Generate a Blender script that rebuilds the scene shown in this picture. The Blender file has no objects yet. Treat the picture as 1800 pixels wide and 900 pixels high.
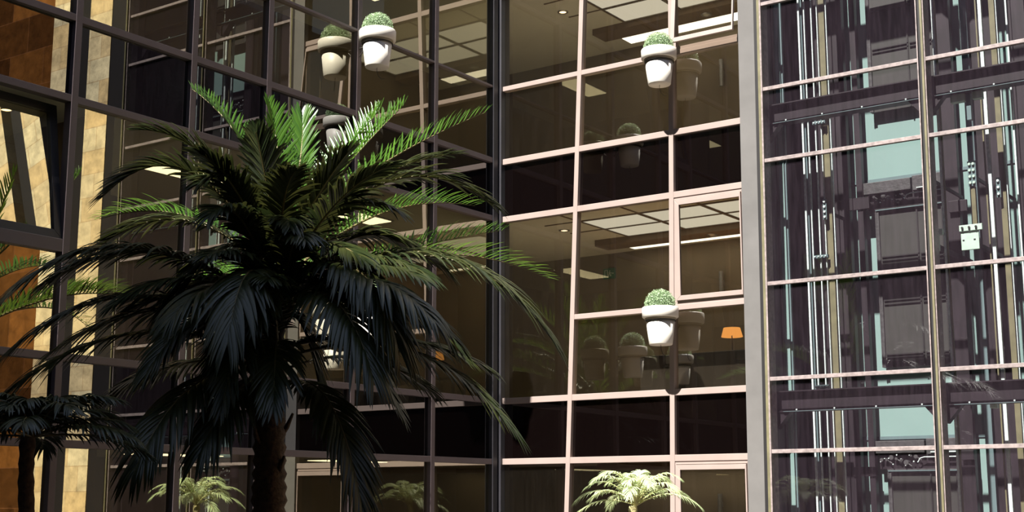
import bpy, bmesh, math, random
from mathutils import Vector, Matrix
R = math.radians
SC = bpy.context.scene
COL = SC.collection

# ------------------------------------------------------------------ camera
PITCH = math.atan(434 / 2396.0); YAW = math.asin(.5784)
CAM = Vector((11.43, -15.80, 1.6))
cd = bpy.data.cameras.new('camera'); cam = bpy.data.objects.new('camera', cd); COL.objects.link(cam)
cam.location = CAM; cam.rotation_euler = (math.pi / 2 + PITCH, 0, YAW)
cd.sensor_width = 36; cd.lens = 36 * 2396 / 1800.0; cd.clip_end = 300
SC.camera = cam
# ------------------------------------------------------------------ sky, sun, exposure
w = bpy.data.worlds.new('sky'); SC.world = w; w.use_nodes = True
bg = w.node_tree.nodes['Background']; bg.inputs[0].default_value = (.58, .71, 1.0, 1); bg.inputs[1].default_value = .70
sl = bpy.data.lights.new('sun', 'SUN'); sl.energy = 18; sl.angle = R(.55); sl.color = (1, .97, .9)
so = bpy.data.objects.new('sun', sl); COL.objects.link(so)
SUN = Vector((0.0, .58, -.815)).normalized()
so.rotation_euler = SUN.to_track_quat('-Z', 'Y').to_euler(); so.location = (5, -20, 30)
vs = SC.view_settings
vs.view_transform = 'Standard'; vs.look = 'None'; vs.gamma = 1; vs.exposure = 0; vs.use_curve_mapping = False
try:
    SC.cycles.use_denoising = True; SC.cycles.max_bounces = 10; SC.cycles.transparent_max_bounces = 16
    SC.cycles.glossy_bounces = 4; SC.cycles.diffuse_bounces = 3; SC.cycles.sample_clamp_indirect = 6
    SC.cycles.caustics_reflective = False; SC.cycles.caustics_refractive = False
except Exception: pass

# ------------------------------------------------------------------ points in the place
RX = Vector((.8157, .5784, 0)); FH = Vector((-.5784, .8157, 0)); UZ = Vector((0, 0, 1))
FWD = FH * math.cos(PITCH) + UZ * math.sin(PITCH); UPC = -FH * math.sin(PITCH) + UZ * math.cos(PITCH)
def ray(px, py): return RX * ((px - 900) / 2396) + UPC * ((450 - py) / 2396) + FWD
def on_y(px, py, Y):
    d = ray(px, py); return CAM + d * ((Y - CAM.y) / d.y)
def on_x(px, py, X):
    d = ray(px, py); return CAM + d * ((X - CAM.x) / d.x)
def at(px, py, s):                       # s = horizontal distance in front of the viewer
    d = ray(px, py); return CAM + d * (s / d.dot(FH))

# ------------------------------------------------------------------ materials
def mat(name, col, rough=.5, metal=0, var=.12, scale=8, bump=0, spec=.5, col2=None):
    m = bpy.data.materials.new(name); m.use_nodes = True; nt = m.node_tree; b = nt.nodes['Principled BSDF']
    b.inputs['Roughness'].default_value = rough; b.inputs['Metallic'].default_value = metal
    b.inputs['Specular IOR Level'].default_value = spec
    tc = nt.nodes.new('ShaderNodeTexCoord'); n = nt.nodes.new('ShaderNodeTexNoise'); n.inputs['Scale'].default_value = scale
    n.inputs['Detail'].default_value = 5
    nt.links.new(tc.outputs['Object'], n.inputs['Vector'])
    r = nt.nodes.new('ShaderNodeValToRGB'); r.color_ramp.elements[0].position = .3; r.color_ramp.elements[1].position = .7
    c2 = col2 or tuple(c * (1 - var) for c in col); c1 = col if col2 else tuple(min(1, c * (1 + var)) for c in col)
    r.color_ramp.elements[0].color = (*c2, 1); r.color_ramp.elements[1].color = (*c1, 1)
    nt.links.new(n.outputs['Fac'], r.inputs[0]); nt.links.new(r.outputs[0], b.inputs['Base Color'])
    if bump:
        bp = nt.nodes.new('ShaderNodeBump'); bp.inputs['Strength'].default_value = bump; bp.inputs['Distance'].default_value = .02
        nt.links.new(n.outputs['Fac'], bp.inputs['Height']); nt.links.new(bp.outputs[0], b.inputs['Normal'])
    return m
def emit(name, col, s):
    m = bpy.data.materials.new(name); m.use_nodes = True; nt = m.node_tree; nt.nodes.remove(nt.nodes['Principled BSDF'])
    e = nt.nodes.new('ShaderNodeEmission'); e.inputs[0].default_value = (*col, 1); e.inputs[1].default_value = s
    nt.links.new(e.outputs[0], nt.nodes['Material Output'].inputs[0]); return m
def glass(name, tint, refl, rcol, dust, dcol=(.5, .42, .34), base=None):
    """coated pane: a see-through tint (or black backing), a mirror share that grows at grazing angles, a film of dust"""
    m = bpy.data.materials.new(name); m.use_nodes = True; nt = m.node_tree; N = nt.nodes; L = nt.links
    N.remove(N['Principled BSDF'])
    if base:
        t = N.new('ShaderNodeBsdfDiffuse'); t.inputs[0].default_value = (*base, 1)
    else:
        t = N.new('ShaderNodeBsdfTransparent'); t.inputs[0].default_value = (*tint, 1)
    g = N.new('ShaderNodeBsdfGlossy'); g.inputs['Roughness'].default_value = 0.0; g.inputs[0].default_value = (*rcol, 1)
    lw = N.new('ShaderNodeFresnel'); lw.inputs[0].default_value = 1.5
    ad = N.new('ShaderNodeMath'); ad.operation = 'ADD'; ad.use_clamp = True; ad.inputs[1].default_value = refl
    L.new(lw.outputs[0], ad.inputs[0])
    ge = N.new('ShaderNodeNewGeometry'); fr = N.new('ShaderNodeMath'); fr.operation = 'SUBTRACT'; fr.inputs[0].default_value = 1
    L.new(ge.outputs['Backfacing'], fr.inputs[1])           # only the outer skin of each pane carries the coating
    ml = N.new('ShaderNodeMath'); ml.operation = 'MULTIPLY'; L.new(ad.outputs[0], ml.inputs[0]); L.new(fr.outputs[0], ml.inputs[1])
    mx = N.new('ShaderNodeMixShader'); L.new(ml.outputs[0], mx.inputs[0]); L.new(t.outputs[0], mx.inputs[1]); L.new(g.outputs[0], mx.inputs[2])
    d = N.new('ShaderNodeBsdfDiffuse'); d.inputs[0].default_value = (*dcol, 1)
    tc = N.new('ShaderNodeTexCoord'); mp = N.new('ShaderNodeMapping'); mp.inputs['Scale'].default_value = (14, 14, 1.2)
    n = N.new('ShaderNodeTexNoise'); n.inputs['Scale'].default_value = 1.5; n.inputs['Detail'].default_value = 8; n.inputs['Roughness'].default_value = .7
    L.new(tc.outputs['Object'], mp.inputs[0]); L.new(mp.outputs[0], n.inputs['Vector'])
    mr = N.new('ShaderNodeMapRange'); mr.inputs[1].default_value = .3; mr.inputs[2].default_value = .8
    mr.inputs[3].default_value = dust * .4; mr.inputs[4].default_value = dust * 2
    L.new(n.outputs['Fac'], mr.inputs[0])
    m2 = N.new('ShaderNodeMixShader'); L.new(mr.outputs[0], m2.inputs[0]); L.new(mx.outputs[0], m2.inputs[1]); L.new(d.outputs[0], m2.inputs[2])
    L.new(m2.outputs[0], N['Material Output'].inputs[0]); return m
def leafmat(name, c1, c2, trans, rough=.36):
    m = bpy.data.materials.new(name); m.use_nodes = True; nt = m.node_tree; N = nt.nodes; L = nt.links; b = N['Principled BSDF']
    b.inputs['Roughness'].default_value = rough
    gi = N.new('ShaderNodeNewGeometry'); r = N.new('ShaderNodeValToRGB')
    r.color_ramp.elements[0].color = (*c1, 1); r.color_ramp.elements[1].color = (*c2, 1)
    L.new(gi.outputs['Random Per Island'], r.inputs[0]); L.new(r.outputs[0], b.inputs['Base Color'])
    t = N.new('ShaderNodeBsdfTranslucent')
    hs = N.new('ShaderNodeHueSaturation'); hs.inputs['Value'].default_value = 1.6; hs.inputs['Hue'].default_value = .47
    L.new(r.outputs[0], hs.inputs['Color']); L.new(hs.outputs[0], t.inputs[0])
    mx = N.new('ShaderNodeMixShader'); mx.inputs[0].default_value = trans
    L.new(b.outputs[0], mx.inputs[1]); L.new(t.outputs[0], mx.inputs[2]); L.new(mx.outputs[0], N['Material Output'].inputs[0]); return m
def stone(name, cA, cB, mortar, bw, bh, scale=1.0, rough=.75):
    m = bpy.data.materials.new(name); m.use_nodes = True; nt = m.node_tree; N = nt.nodes; L = nt.links; b = N['Principled BSDF']
    b.inputs['Roughness'].default_value = rough
    tc = N.new('ShaderNodeTexCoord'); mp = N.new('ShaderNodeMapping'); mp.inputs['Rotation'].default_value = (R(90), 0, 0)
    L.new(tc.outputs['Object'], mp.inputs[0])
    br = N.new('ShaderNodeTexBrick'); br.inputs['Scale'].default_value = scale; br.inputs['Brick Width'].default_value = bw
    br.inputs['Row Height'].default_value = bh; br.inputs['Mortar Size'].default_value = .008
    br.inputs['Color1'].default_value = (*cA, 1); br.inputs['Color2'].default_value = (*cB, 1); br.inputs['Mortar'].default_value = (*mortar, 1)
    L.new(mp.outputs[0], br.inputs['Vector'])
    n = N.new('ShaderNodeTexNoise'); n.inputs['Scale'].default_value = 4; n.inputs['Detail'].default_value = 9; n.inputs['Roughness'].default_value = .7
    L.new(tc.outputs['Object'], n.inputs['Vector'])
    mr = N.new('ShaderNodeMapRange'); mr.inputs[1].default_value = .3; mr.inputs[2].default_value = .7; mr.inputs[3].default_value = .55; mr.inputs[4].default_value = 1.25
    L.new(n.outputs['Fac'], mr.inputs[0])
    mx = N.new('ShaderNodeVectorMath'); mx.operation = 'SCALE'; L.new(br.outputs['Color'], mx.inputs[0]); L.new(mr.outputs[0], mx.inputs['Scale'])
    L.new(mx.outputs[0], b.inputs['Base Color'])
    bp = N.new('ShaderNodeBump'); bp.inputs['Strength'].default_value = .4; bp.inputs['Distance'].default_value = .02
    L.new(n.outputs['Fac'], bp.inputs['Height']); L.new(bp.outputs[0], b.inputs['Normal'])
    return m

M = dict(
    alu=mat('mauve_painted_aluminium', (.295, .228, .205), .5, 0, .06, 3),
    aluL=mat('shade_toned_aluminium', (.15, .115, .12), .5, 0, .08, 3),  # same mullion metal as the right facade, shade darkened into its colour
    col=mat('dark_anodised_metal', (.035, .033, .04), .45, .0, .15, 5),
    pil=mat('grey_render', (.115, .108, .105), .8, 0, .12, 2.5, .2),
    ochre=mat('ochre_painted_steel', (.14, .125, .07), .5, 0, .2, 6),
    pink=mat('pale_pink_aluminium', (.235, .19, .185), .5, 0, .3, 20),
    aub=mat('aubergine_painted_steel', (.010, .005, .009), .5, 0, .35, 4),
    black=mat('black_rubber', (.008, .006, .007), .6),
    teal=mat('pale_teal_render', (.18, .275, .262), .8, 0, .05, 1.2),
    teald=mat('grey_teal_steel', (.10, .15, .16), .6, 0, .1, 3),
    rail=mat('bright_machined_steel', (.55, .62, .62), .35, 0, .2, 30),
    door=mat('charcoal_door_steel', (.028, .027, .025), .55, 0, .15, 3),
    header=mat('dark_grey_cast_metal', (.045, .042, .045), .55, 0, .3, 20, .3),
    plate=mat('mint_painted_steel', (.42, .56, .47), .5, 0, .1, 10),
    beige=mat('beige_wall_paint', (.20, .155, .10), .85, 0, .08, 1.5),
    ceil=mat('off_white_ceiling', (.80, .76, .64), .85, 0, .04, 1),
    brown=mat('brown_soffit', (.20, .135, .08), .8, 0, .1, 2),
    floor=mat('pale_carpet', (.74, .71, .64), .9, 0, .2, 30),
    slab=mat('concrete_slab', (.2, .19, .18), .9, 0, .1, 3),
    ground=mat('dark_stone_paving', (.14, .12, .11), .5, 0, .25, 2),
    pot=mat('cream_glazed_plastic', (.80, .75, .68), .45, 0, .03, 5),
    potshade=mat('rim_shadow_cream', (.42, .36, .27), .6, 0, .05, 5),  # band below the rim, the rim's shadow put into its colour
    wire=mat('dark_wire', (.03, .025, .02), .5),
    silver=mat('brushed_steel', (.5, .5, .5), .35, .8, .1, 20),
    soil=mat('dark_soil', (.03, .02, .012), .95, 0, .4, 30, .5),
    trunk=mat('fibrous_palm_trunk', (.07, .042, .022), .85, 0, .5, 25, .8),
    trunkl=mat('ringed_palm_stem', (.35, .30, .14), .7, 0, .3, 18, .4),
    stem=mat('palm_leaf_stalk', (.13, .10, .035), .5, 0, .3, 9),
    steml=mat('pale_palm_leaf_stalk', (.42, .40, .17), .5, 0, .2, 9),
    leaf=leafmat('sun_toned_palm_leaf', (.030, .085, .010), (.075, .17, .018), .42, .30),  # leaf of the sunlit fronds, sun brightness put into the green
    leaf2=leafmat('shade_toned_palm_leaf', (.012, .022, .006), (.040, .046, .012), .18, .34),  # same palm's leaf for shaded fronds, shade put into the colour
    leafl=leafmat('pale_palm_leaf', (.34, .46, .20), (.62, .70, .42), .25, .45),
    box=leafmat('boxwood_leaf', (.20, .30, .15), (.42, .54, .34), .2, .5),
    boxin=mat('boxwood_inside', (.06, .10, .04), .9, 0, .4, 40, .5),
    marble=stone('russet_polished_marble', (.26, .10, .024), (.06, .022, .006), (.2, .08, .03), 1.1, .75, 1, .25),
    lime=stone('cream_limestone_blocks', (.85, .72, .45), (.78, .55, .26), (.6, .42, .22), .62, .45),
    gR=glass('dusty_bronze_glass', (.82, .79, .73), .16, (.95, .93, .88), .004),
    gL=glass('olive_tinted_glass', (.82, .80, .70), .24, (1.0, .97, .80), .004),
    gS=glass('black_spandrel_glass', None, .10, (.95, .95, .95), .0008, base=(.002, .001, .001)),
    gE=glass('clear_lift_shaft_glass', (.90, .90, .90), -.01, (1, 1, 1), .010, (.50, .36, .48)),
    lamp=emit('warm_lamp_shade_glow', (1.0, .42, .10), 1.5),
    lum=emit('sun_bounce_glow', (1.0, .95, .80), 1.0),  # glow added to plain ceiling tiles in place of bounced sun
    tubel=emit('dim_panel_glow', (1.0, .88, .62), 3.0),
    tube=emit('ceiling_panel_glow', (1.0, .95, .80), 3.2),
    down=emit('downlight_glow', (1.0, .72, .40), 6),
    exitg=mat('green_sign_plastic', (.02, .16, .08), .5),
    exitw=mat('white_sign_print', (.5, .6, .5), .5),
    sofa=mat('dark_brown_leather', (.012, .009, .008), .6),
)

# ------------------------------------------------------------------ mesh building
class MB:
    def __init__(s): s.v = []; s.f = []; s.m = []; s.sm = []
    def add(s, vs_, fs, mi=0, smooth=False):
        o = len(s.v); s.v += [tuple(p) for p in vs_]
        for f in fs: s.f.append(tuple(i + o for i in f)); s.m.append(mi); s.sm.append(smooth)
    def box(s, x0, x1, y0, y1, z0, z1, mi=0):
        s.hexa([(x0, y0, z0), (x1, y0, z0), (x1, y1, z0), (x0, y1, z0)], [(x0, y0, z1), (x1, y0, z1), (x1, y1, z1), (x0, y1, z1)], mi)
        return s
    def hexa(s, b, t, mi=0):
        s.add(list(b) + list(t), [(3, 2, 1, 0), (4, 5, 6, 7), (0, 1, 5, 4), (1, 2, 6, 5), (2, 3, 7, 6), (3, 0, 4, 7)], mi); return s
    def tube(s, pts, r, n=8, mi=0, cap=True):
        pts = [Vector(p) for p in pts]; rs = r if isinstance(r, (list, tuple)) else [r] * len(pts); vs_ = []
        for i, p in enumerate(pts):
            t = (pts[min(i + 1, len(pts) - 1)] - pts[max(i - 1, 0)]).normalized()
            a = t.orthogonal().normalized() if abs(t.z) < .99 else Vector((1, 0, 0))
            if abs(t.z) < .99: a = t.cross(UZ).normalized()
            b = t.cross(a)
            for k in range(n):
                q = 2 * math.pi * k / n; vs_.append(p + (a * math.cos(q) + b * math.sin(q)) * rs[i])
        fs = [(i * n + k, i * n + (k + 1) % n, (i + 1) * n + (k + 1) % n, (i + 1) * n + k) for i in range(len(pts) - 1) for k in range(n)]
        s.add(vs_, fs, mi, True)
        if cap:
            s.add(vs_[:n], [tuple(range(n))[::-1]], mi); s.add(vs_[-n:], [tuple(range(n))], mi)
        return s
    def lathe(s, prof, c, n=40, mi=0, smooth=True):
        vs_ = [(c[0] + r * math.cos(2 * math.pi * k / n), c[1] + r * math.sin(2 * math.pi * k / n), c[2] + z) for r, z in prof for k in range(n)]
        fs = [(i * n + k, i * n + (k + 1) % n, (i + 1) * n + (k + 1) % n, (i + 1) * n + k) for i in range(len(prof) - 1) for k in range(n)]
        s.add(vs_, fs, mi, smooth); return s
    def build(s, name, mats, parent=None, loc=None, bevel=0):
        if not isinstance(mats, (list, tuple)): mats = [mats]
        org = Vector(loc) if loc is not None else Vector((0, 0, 0))
        if parent is not None: org = wloc(parent)
        elif loc is None and s.v:
            xs = [p[0] for p in s.v]; ys = [p[1] for p in s.v]; zs = [p[2] for p in s.v]
            org = Vector(((min(xs) + max(xs)) / 2, (min(ys) + max(ys)) / 2, min(zs)))
        me = bpy.data.meshes.new(name); me.from_pydata([tuple(Vector(p) - org) for p in s.v], [], s.f)
        for m in mats: me.materials.append(m)
        for p, mi, sm in zip(me.polygons, s.m, s.sm): p.material_index = mi; p.use_smooth = sm
        me.update()
        o = bpy.data.objects.new(name, me); COL.objects.link(o)
        if parent is not None: o.parent = parent
        else: o.location = org
        if bevel:
            b = o.modifiers.new('edge', 'BEVEL'); b.width = bevel; b.segments = 2; b.limit_method = 'ANGLE'
        return o
def wloc(o):
    l = Vector(o.location)
    while o.parent: o = o.parent; l += Vector(o.location)
    return l
def empty(name, loc, label, cat, group=None, kind=None):
    o = bpy.data.objects.new(name, None); COL.objects.link(o); o.location = loc; o.empty_display_size = .2
    return tag(o, label, cat, group, kind)
def tag(o, label=None, cat=None, group=None, kind=None):
    if label: o['label'] = label
    if cat: o['category'] = cat
    if group: o['group'] = group
    if kind: o['kind'] = kind
    return o
def copy_tree(o, loc, label, kids=None):
    kids = kids if kids is not None else list(o.children)
    r = o.copy(); COL.objects.link(r); r.location = loc; r['label'] = label
    def rec(src, par):
        for ch in src.children:
            c = ch.copy(); COL.objects.link(c); c.parent = par; rec(ch, c)
    rec(o, r); return r
def struct(name, mb, m, label, cat='wall', **k): return tag(mb.build(name, m, **k), label, cat, None, 'structure')

# ================================================================== SETTING
HEADS = [2.17, 5.65, 9.13, 12.61]; SILLS = [3.02, 6.51, 9.99, 13.47]; TRS = [.64, 4.13, 7.62, 11.10]
FLOORS = [(-.0, 2.17), (3.02, 5.65), (6.51, 9.13), (9.99, 12.61), (13.47, 16.0)]
TRZ = [.64, 4.13, 7.62, 11.1, 14.6]
YS = [0, -1.57, -3.17, -4.75, -5.91, -7.46, -9.02, -10.6, -12.2, -13.8, -15.4, -17.0, -18.6, -20.2, -21.8, -23.4]
TOPZ = 16.0
def m1x(z): return 1.17 + (z - 1.48) * .0440
def m2x(z): return 2.80 + (z - 1.48) * .0185
def px_(z): return 3.885 + (z - 1.48) * .0090

struct('floor', MB().box(-3.6, 17, -25, 5.2, -.3, -.001), M['ground'], 'dark stone paving of the courtyard', 'floor', loc=(0, 0, 0))
struct('wall_front', MB().box(-4, 24, -27, -25, -.3, 27.7), M['slab'], 'tall plain block closing the near end of the courtyard', 'wall')
struct('wall_side', MB().box(17, 18, -25, 6, -.3, 16), M['slab'], 'plain wall closing the right end of the courtyard', 'wall')

# corner post
cp = empty('wall_corner', (0, 0, 0), 'dark grooved corner post where the two glass facades meet', 'corner post', None, 'structure')
MB().box(-.12, .10, -.10, .12, 0, TOPZ).build('corner_post', M['col'], cp, bevel=.008)
MB().box(-.06, .07, -.24, -.13, 0, TOPZ).build('post_fin', M['col'], cp, bevel=.006)
MB().box(-.06, .035, -.13, -.10, 0, TOPZ).build('post_groove', M['black'], cp)

# ---- right-hand facade (plane y = 0)
wr = empty('wall_right', (0, 0, 0), 'sunlit glass facade with pale mauve grid right of the corner', 'glass wall', None, 'structure')
def vbar(fx, wd, z0, z1, y0=-.06, y1=.05, m='alu', par=wr, name='mullion'):
    a, b = fx(z0), fx(z1); h = wd / 2
    MB().hexa([(a - h, y0, z0), (a + h, y0, z0), (a + h, y1, z0), (a - h, y1, z0)], [(b - h, y0, z1), (b + h, y0, z1), (b + h, y1, z1), (b - h, y1, z1)]).build(name, M[m], par, bevel=.004)
vbar(m1x, .070, 0, TOPZ); vbar(m2x, .070, 0, TOPZ)
edges = [lambda z: .10, m1x, m2x, lambda z: px_(z) - .0]
def hbar(x0, x1, z, h=.084, y0=-.055, m='alu', name='transom', par=wr, y1=.05):
    MB().box(x0, x1, y0, y1, z - h / 2, z + h / 2).build(name, M[m], par, bevel=.004)
for k, (z0, z1) in enumerate(FLOORS):
    zs = [z0, z1] if k else [z1]
    for z in zs:
        for c in range(3): hbar(edges[c](z) + (.03 if c else 0), edges[c + 1](z) - (.03 if c < 2 else 0), z)
    for c in range(3):
        if c == 0 and k < 2: continue
        z = TRZ[k]
        hbar(edges[c](z) + (.03 if c else 0), edges[c + 1](z) - (.03 if c < 2 else 0), z, .07)
NW = [0]
def qpane(fx0, fx1, z0, z1, m, y=.0, th=.012, name=None, par=None, shift=(0, 0)):
    a0, a1, b0, b1 = fx0(z0), fx1(z0), fx0(z1), fx1(z1)
    mb = MB().hexa([(a0, y - shift[0], z0), (a1, y - shift[0], z0), (a1, y + th - shift[0], z0), (a0, y + th - shift[0], z0)],
                   [(b0, y - shift[1], z1), (b1, y - shift[1], z1), (b1, y + th - shift[1], z1), (b0, y + th - shift[1], z1)])
    if par is not None: return mb.build(name, m, par)
    NW[0] += 1
    return struct('window_%d' % NW[0], mb, m, LW, 'window')
colname = ['column next to the corner post', 'middle column', 'column beside the grey pier']
flo = ['ground', 'first', 'second', 'third', 'fourth']
for k, (z0, z1) in enumerate(FLOORS):
    for c in range(3):
        f0, f1 = edges[c], edges[c + 1]
        sp = [(z0, z1)] if (c == 0 and k < 2) else [(z0, TRZ[k]), (TRZ[k], z1)]
        for (a, b) in sp:
            if a == TRZ[k] and c == 2:            # sash window
                NW[0] += 1; LW = 'opening window with stepped mauve sash, right facade %s floor beside the grey pier' % flo[k]
                x0 = m2x(a) + .03; x1 = px_(a) ; za = a + .035; zb = b - .0375
                wn = empty('window_%d' % NW[0], (x0, 0, zb), LW, 'window', None, 'structure')
                tilt = .16 if k == 2 else 0
                def ring(i, o, y0, y1, nm, tl):
                    # frame ring inset i..o, tilted out at the foot by tl
                    def P(x, z, y): return (x, y - tl * (zb - z) / (zb - za), z)
                    mb = MB()
                    X0, X1, Z0, Z1 = x0 + i, x1 - i * .3, za + i, zb - i; U0, U1, V0, V1 = x0 + o, x1 - o * .3, za + o, zb - o
                    for q in ([(X0, Z0), (X1, Z0), (U1, V0), (U0, V0)], [(X1, Z0), (X1, Z1), (U1, V1), (U1, V0)], [(X1, Z1), (X0, Z1), (U0, V1), (U1, V1)], [(X0, Z1), (X0, Z0), (U0, V0), (U0, V1)]):
                        mb.hexa([P(x, z, y0) for x, z in q], [P(x, z, y1) for x, z in q])
                    return mb.build(nm, M['alu'], wn, bevel=.003)
                ring(.0, .045, -.045, .05, 'window_frame', 0)
                sh = ring(.052, .115, -.075, -.03, 'sash', tilt)
                mb = MB(); X0, X1, Z0, Z1 = x0 + .11, x1 - .033, za + .11, zb - .11
                def P(x, z, y): return (x, y - tilt * (zb - z) / (zb - za), z)
                mb.hexa([P(X0, Z0, -.055), P(X1, Z0, -.055), P(X1, Z1, -.055), P(X0, Z1, -.055)], [P(X0, Z0, -.045), P(X1, Z0, -.045), P(X1, Z1, -.045), P(X0, Z1, -.045)])
                mb.build('pane', M['gR'], wn)
                continue
            LW = 'bronze glass pane, right facade %s floor, %s, %s' % (flo[k], colname[c], 'full height' if len(sp) == 1 else ('below the crossbar' if a == z0 else 'above the crossbar'))
            qpane(f0, f1, a, b, M['gR'])
    if k < 4:
        for c in range(3):
            LW = ''
            qpane(edges[c], edges[c + 1], z1, FLOORS[k + 1][0], M['gS'], name='spandrel_panel', par=wr)
# grey pier
struct('wall_pier', MB().hexa([(px_(0), -.09, 0), (px_(0) + .235, -.09, 0), (px_(0) + .235, .3, 0), (px_(0), .3, 0)],
       [(px_(16), -.09, 16), (px_(16) + .235, -.09, 16), (px_(16) + .235, .3, 16), (px_(16), .3, 16)]), M['pil'], 'grey rendered pier between the glass facade and the lift shaft', 'pier')
# stone and marble beyond the lifts
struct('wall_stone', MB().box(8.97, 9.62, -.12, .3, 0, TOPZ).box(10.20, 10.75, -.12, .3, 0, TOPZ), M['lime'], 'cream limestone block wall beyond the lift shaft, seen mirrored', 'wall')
struct('wall_recess', MB().box(9.62, 10.20, .1, .3, 0, TOPZ).box(8.52, 8.97, -.1, .3, 0, TOPZ), M['black'], 'black recess between the limestone strips', 'wall')
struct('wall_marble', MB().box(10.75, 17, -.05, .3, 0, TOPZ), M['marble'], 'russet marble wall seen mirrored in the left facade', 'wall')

# ---- left-hand facade (plane x = 0)
wl = empty('wall_left', (0, 0, 0), 'shaded glass facade with grid toned dark for shade left of the corner', 'glass wall', None, 'structure')
for i, y in enumerate(YS[1:]):
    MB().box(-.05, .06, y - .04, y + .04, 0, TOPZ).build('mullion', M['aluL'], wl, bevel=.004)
OPEN = {(5, 1), (3, 2)}       # (bay, floor) with an opening light above the crossbar
for k, (z0, z1) in enumerate(FLOORS):
    for i in range(len(YS) - 1):
        ya, yb = YS[i + 1] + .04, YS[i] - (.04 if i else .2)
        if i > 9 and k == 0: pass
        for z in ([z0, z1] if k else [z1]):
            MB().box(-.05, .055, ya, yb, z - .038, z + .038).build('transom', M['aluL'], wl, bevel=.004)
        splitz = (k == 2) or (i, k) in OPEN or (k == 3 and i % 2)
        if splitz:
            h = .10 if (i, k) in OPEN else .038
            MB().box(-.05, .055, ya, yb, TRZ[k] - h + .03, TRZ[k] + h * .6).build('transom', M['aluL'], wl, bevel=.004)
        cells = [(z0, TRZ[k]), (TRZ[k], z1)] if splitz else [(z0, z1)]
        for a, b in cells:
            NW[0] += 1
            place = 'bay %s the corner' % (['next to', 'second from', 'third from', 'fourth from', 'fifth from', 'sixth from', 'seventh from'][i] if i < 7 else 'far from')
            lab = 'olive glass pane, left facade %s floor, %s%s' % (flo[k], place, '' if len(cells) == 1 else (', under crossbar' if a == z0 else ', over crossbar'))
            if (i, k) in OPEN and a != z0:
                wn = empty('window_%d' % NW[0], (0, (ya + yb) / 2, b), 'dark framed opening window tilted inward, left facade %s floor' % flo[k], 'window', None, 'structure')
                za, zb = a + .06, b - .04; T = .22
                def Q(y, z, x): return (x - T * (z - za) / (zb - za), y, z)
                mb = MB(); o = .09
                for q in ([(ya, za), (yb, za), (yb - o, za + o), (ya + o, za + o)], [(yb, za), (yb, zb), (yb - o, zb - o), (yb - o, za + o)], [(yb, zb), (ya, zb), (ya + o, zb - o), (yb - o, zb - o)], [(ya, zb), (ya, za), (ya + o, za + o), (ya + o, zb - o)]):
                    mb.hexa([Q(y, z, -.02) for y, z in q], [Q(y, z, .04) for y, z in q])
                mb.build('sash', M['col'], wn, bevel=.004)
                mb = MB(); q = [(ya + o, za + o), (yb - o, za + o), (yb - o, zb - o), (ya + o, zb - o)]
                mb.hexa([Q(y, z, 0) for y, z in q], [Q(y, z, .012) for y, z in q]); mb.build('pane', M['gL'], wn)
                continue
            struct('window_%d' % NW[0], MB().box(-.012, 0, ya - .04, yb + .04, a, b), M['gL'], lab, 'window')
    if k < 4:
        for i in range(len(YS) - 1):
            MB().box(-.012, 0, YS[i + 1], YS[i] - .0, z1, FLOORS[k + 1][0]).build('spandrel_panel', M['gS'], wl)

# ---- the storeys behind the glass
DR, DL = 3.3, -3.3
for k, (z0, z1) in enumerate(FLOORS[:5]):
    zc = z1 + .02; zt = (FLOORS[k + 1][0] - .06) if k < 4 else z1 + .3
    struct('ceiling_%d' % (k + 1), MB().box(DL - .1, 3.88, .06, DR + .1, zc, zt).box(DL - .1, -.06, -24.9, .06, zc, zt), M['ceil'], 'pale ceiling of the %s floor rooms behind the glass' % flo[k], 'ceiling')
    if k: struct('floor_%d' % k, MB().box(DL - .1, 3.88, .06, DR + .1, z0 - .06, z0 + .0).box(DL - .1, -.06, -24.9, .06, z0 - .06, z0 + .0), M['floor'], 'beige carpet of the %s floor rooms' % flo[k], 'floor')
    # dropped beam and joints of the ceiling tiles
    b = MB().box(.3, 3.86, 2.15, 2.55, zc - .10, zc + .001)
    struct('trim_%d' % (k + 1), b, M['brown'], 'brown dropped beam crossing the %s floor ceiling' % flo[k], 'beam')
    j = MB()
    for x in (.9, 1.9, 2.9): j.box(x - .012, x + .012, .1, 2.15, zc - .012, zc + .002)
    for y in (.75, 1.45): j.box(.3, 3.86, y - .012, y + .012, zc - .012, zc + .002)
    struct('trim_%d' % (k + 11), j, M['brown'], 'dark joints between the %s floor ceiling panels' % flo[k], 'trim')
struct('wall_back', MB().box(DL - .1, 4.0, DR, DR + .1, 0, TOPZ), M['beige'], 'beige back wall of the rooms behind the right facade', 'wall')
struct('wall_end', MB().box(3.90, 4.00, .3, DR, 0, TOPZ), M['beige'], 'beige side wall between the rooms and the lift shaft', 'wall')
struct('wall_rear', MB().box(DL - .1, DL, -24.9, DR, 0, TOPZ), M['beige'], 'beige back wall of the rooms behind the left facade', 'wall')
for i, y in enumerate((-6.9, -13.0, -19)):
    struct('wall_partition_%s' % ['near', 'middle', 'far'][i], MB().box(DL, -.08, y - .05, y + .05, 0, TOPZ), M['beige'], 'beige partition wall behind the left facade, %s' % ['by the fifth bay', 'by the eighth bay', 'by the far bays'][i], 'wall')

# ---- lift shaft shell
struct('wall_shaft_back', MB().box(4.0, 8.6, 1.84, 1.96, 0, TOPZ), M['teal'], 'pale teal back wall of the lift shaft', 'wall')
struct('wall_shaft_left', MB().box(4.0, 4.1, .3, 1.84, 0, TOPZ), M['aub'], 'dark side wall of the lift shaft by the grey pier', 'wall')
struct('wall_shaft_right', MB().box(8.5, 8.6, .3, 1.84, 0, TOPZ), M['aub'], 'dark side wall of the lift shaft by the limestone', 'wall')

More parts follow.
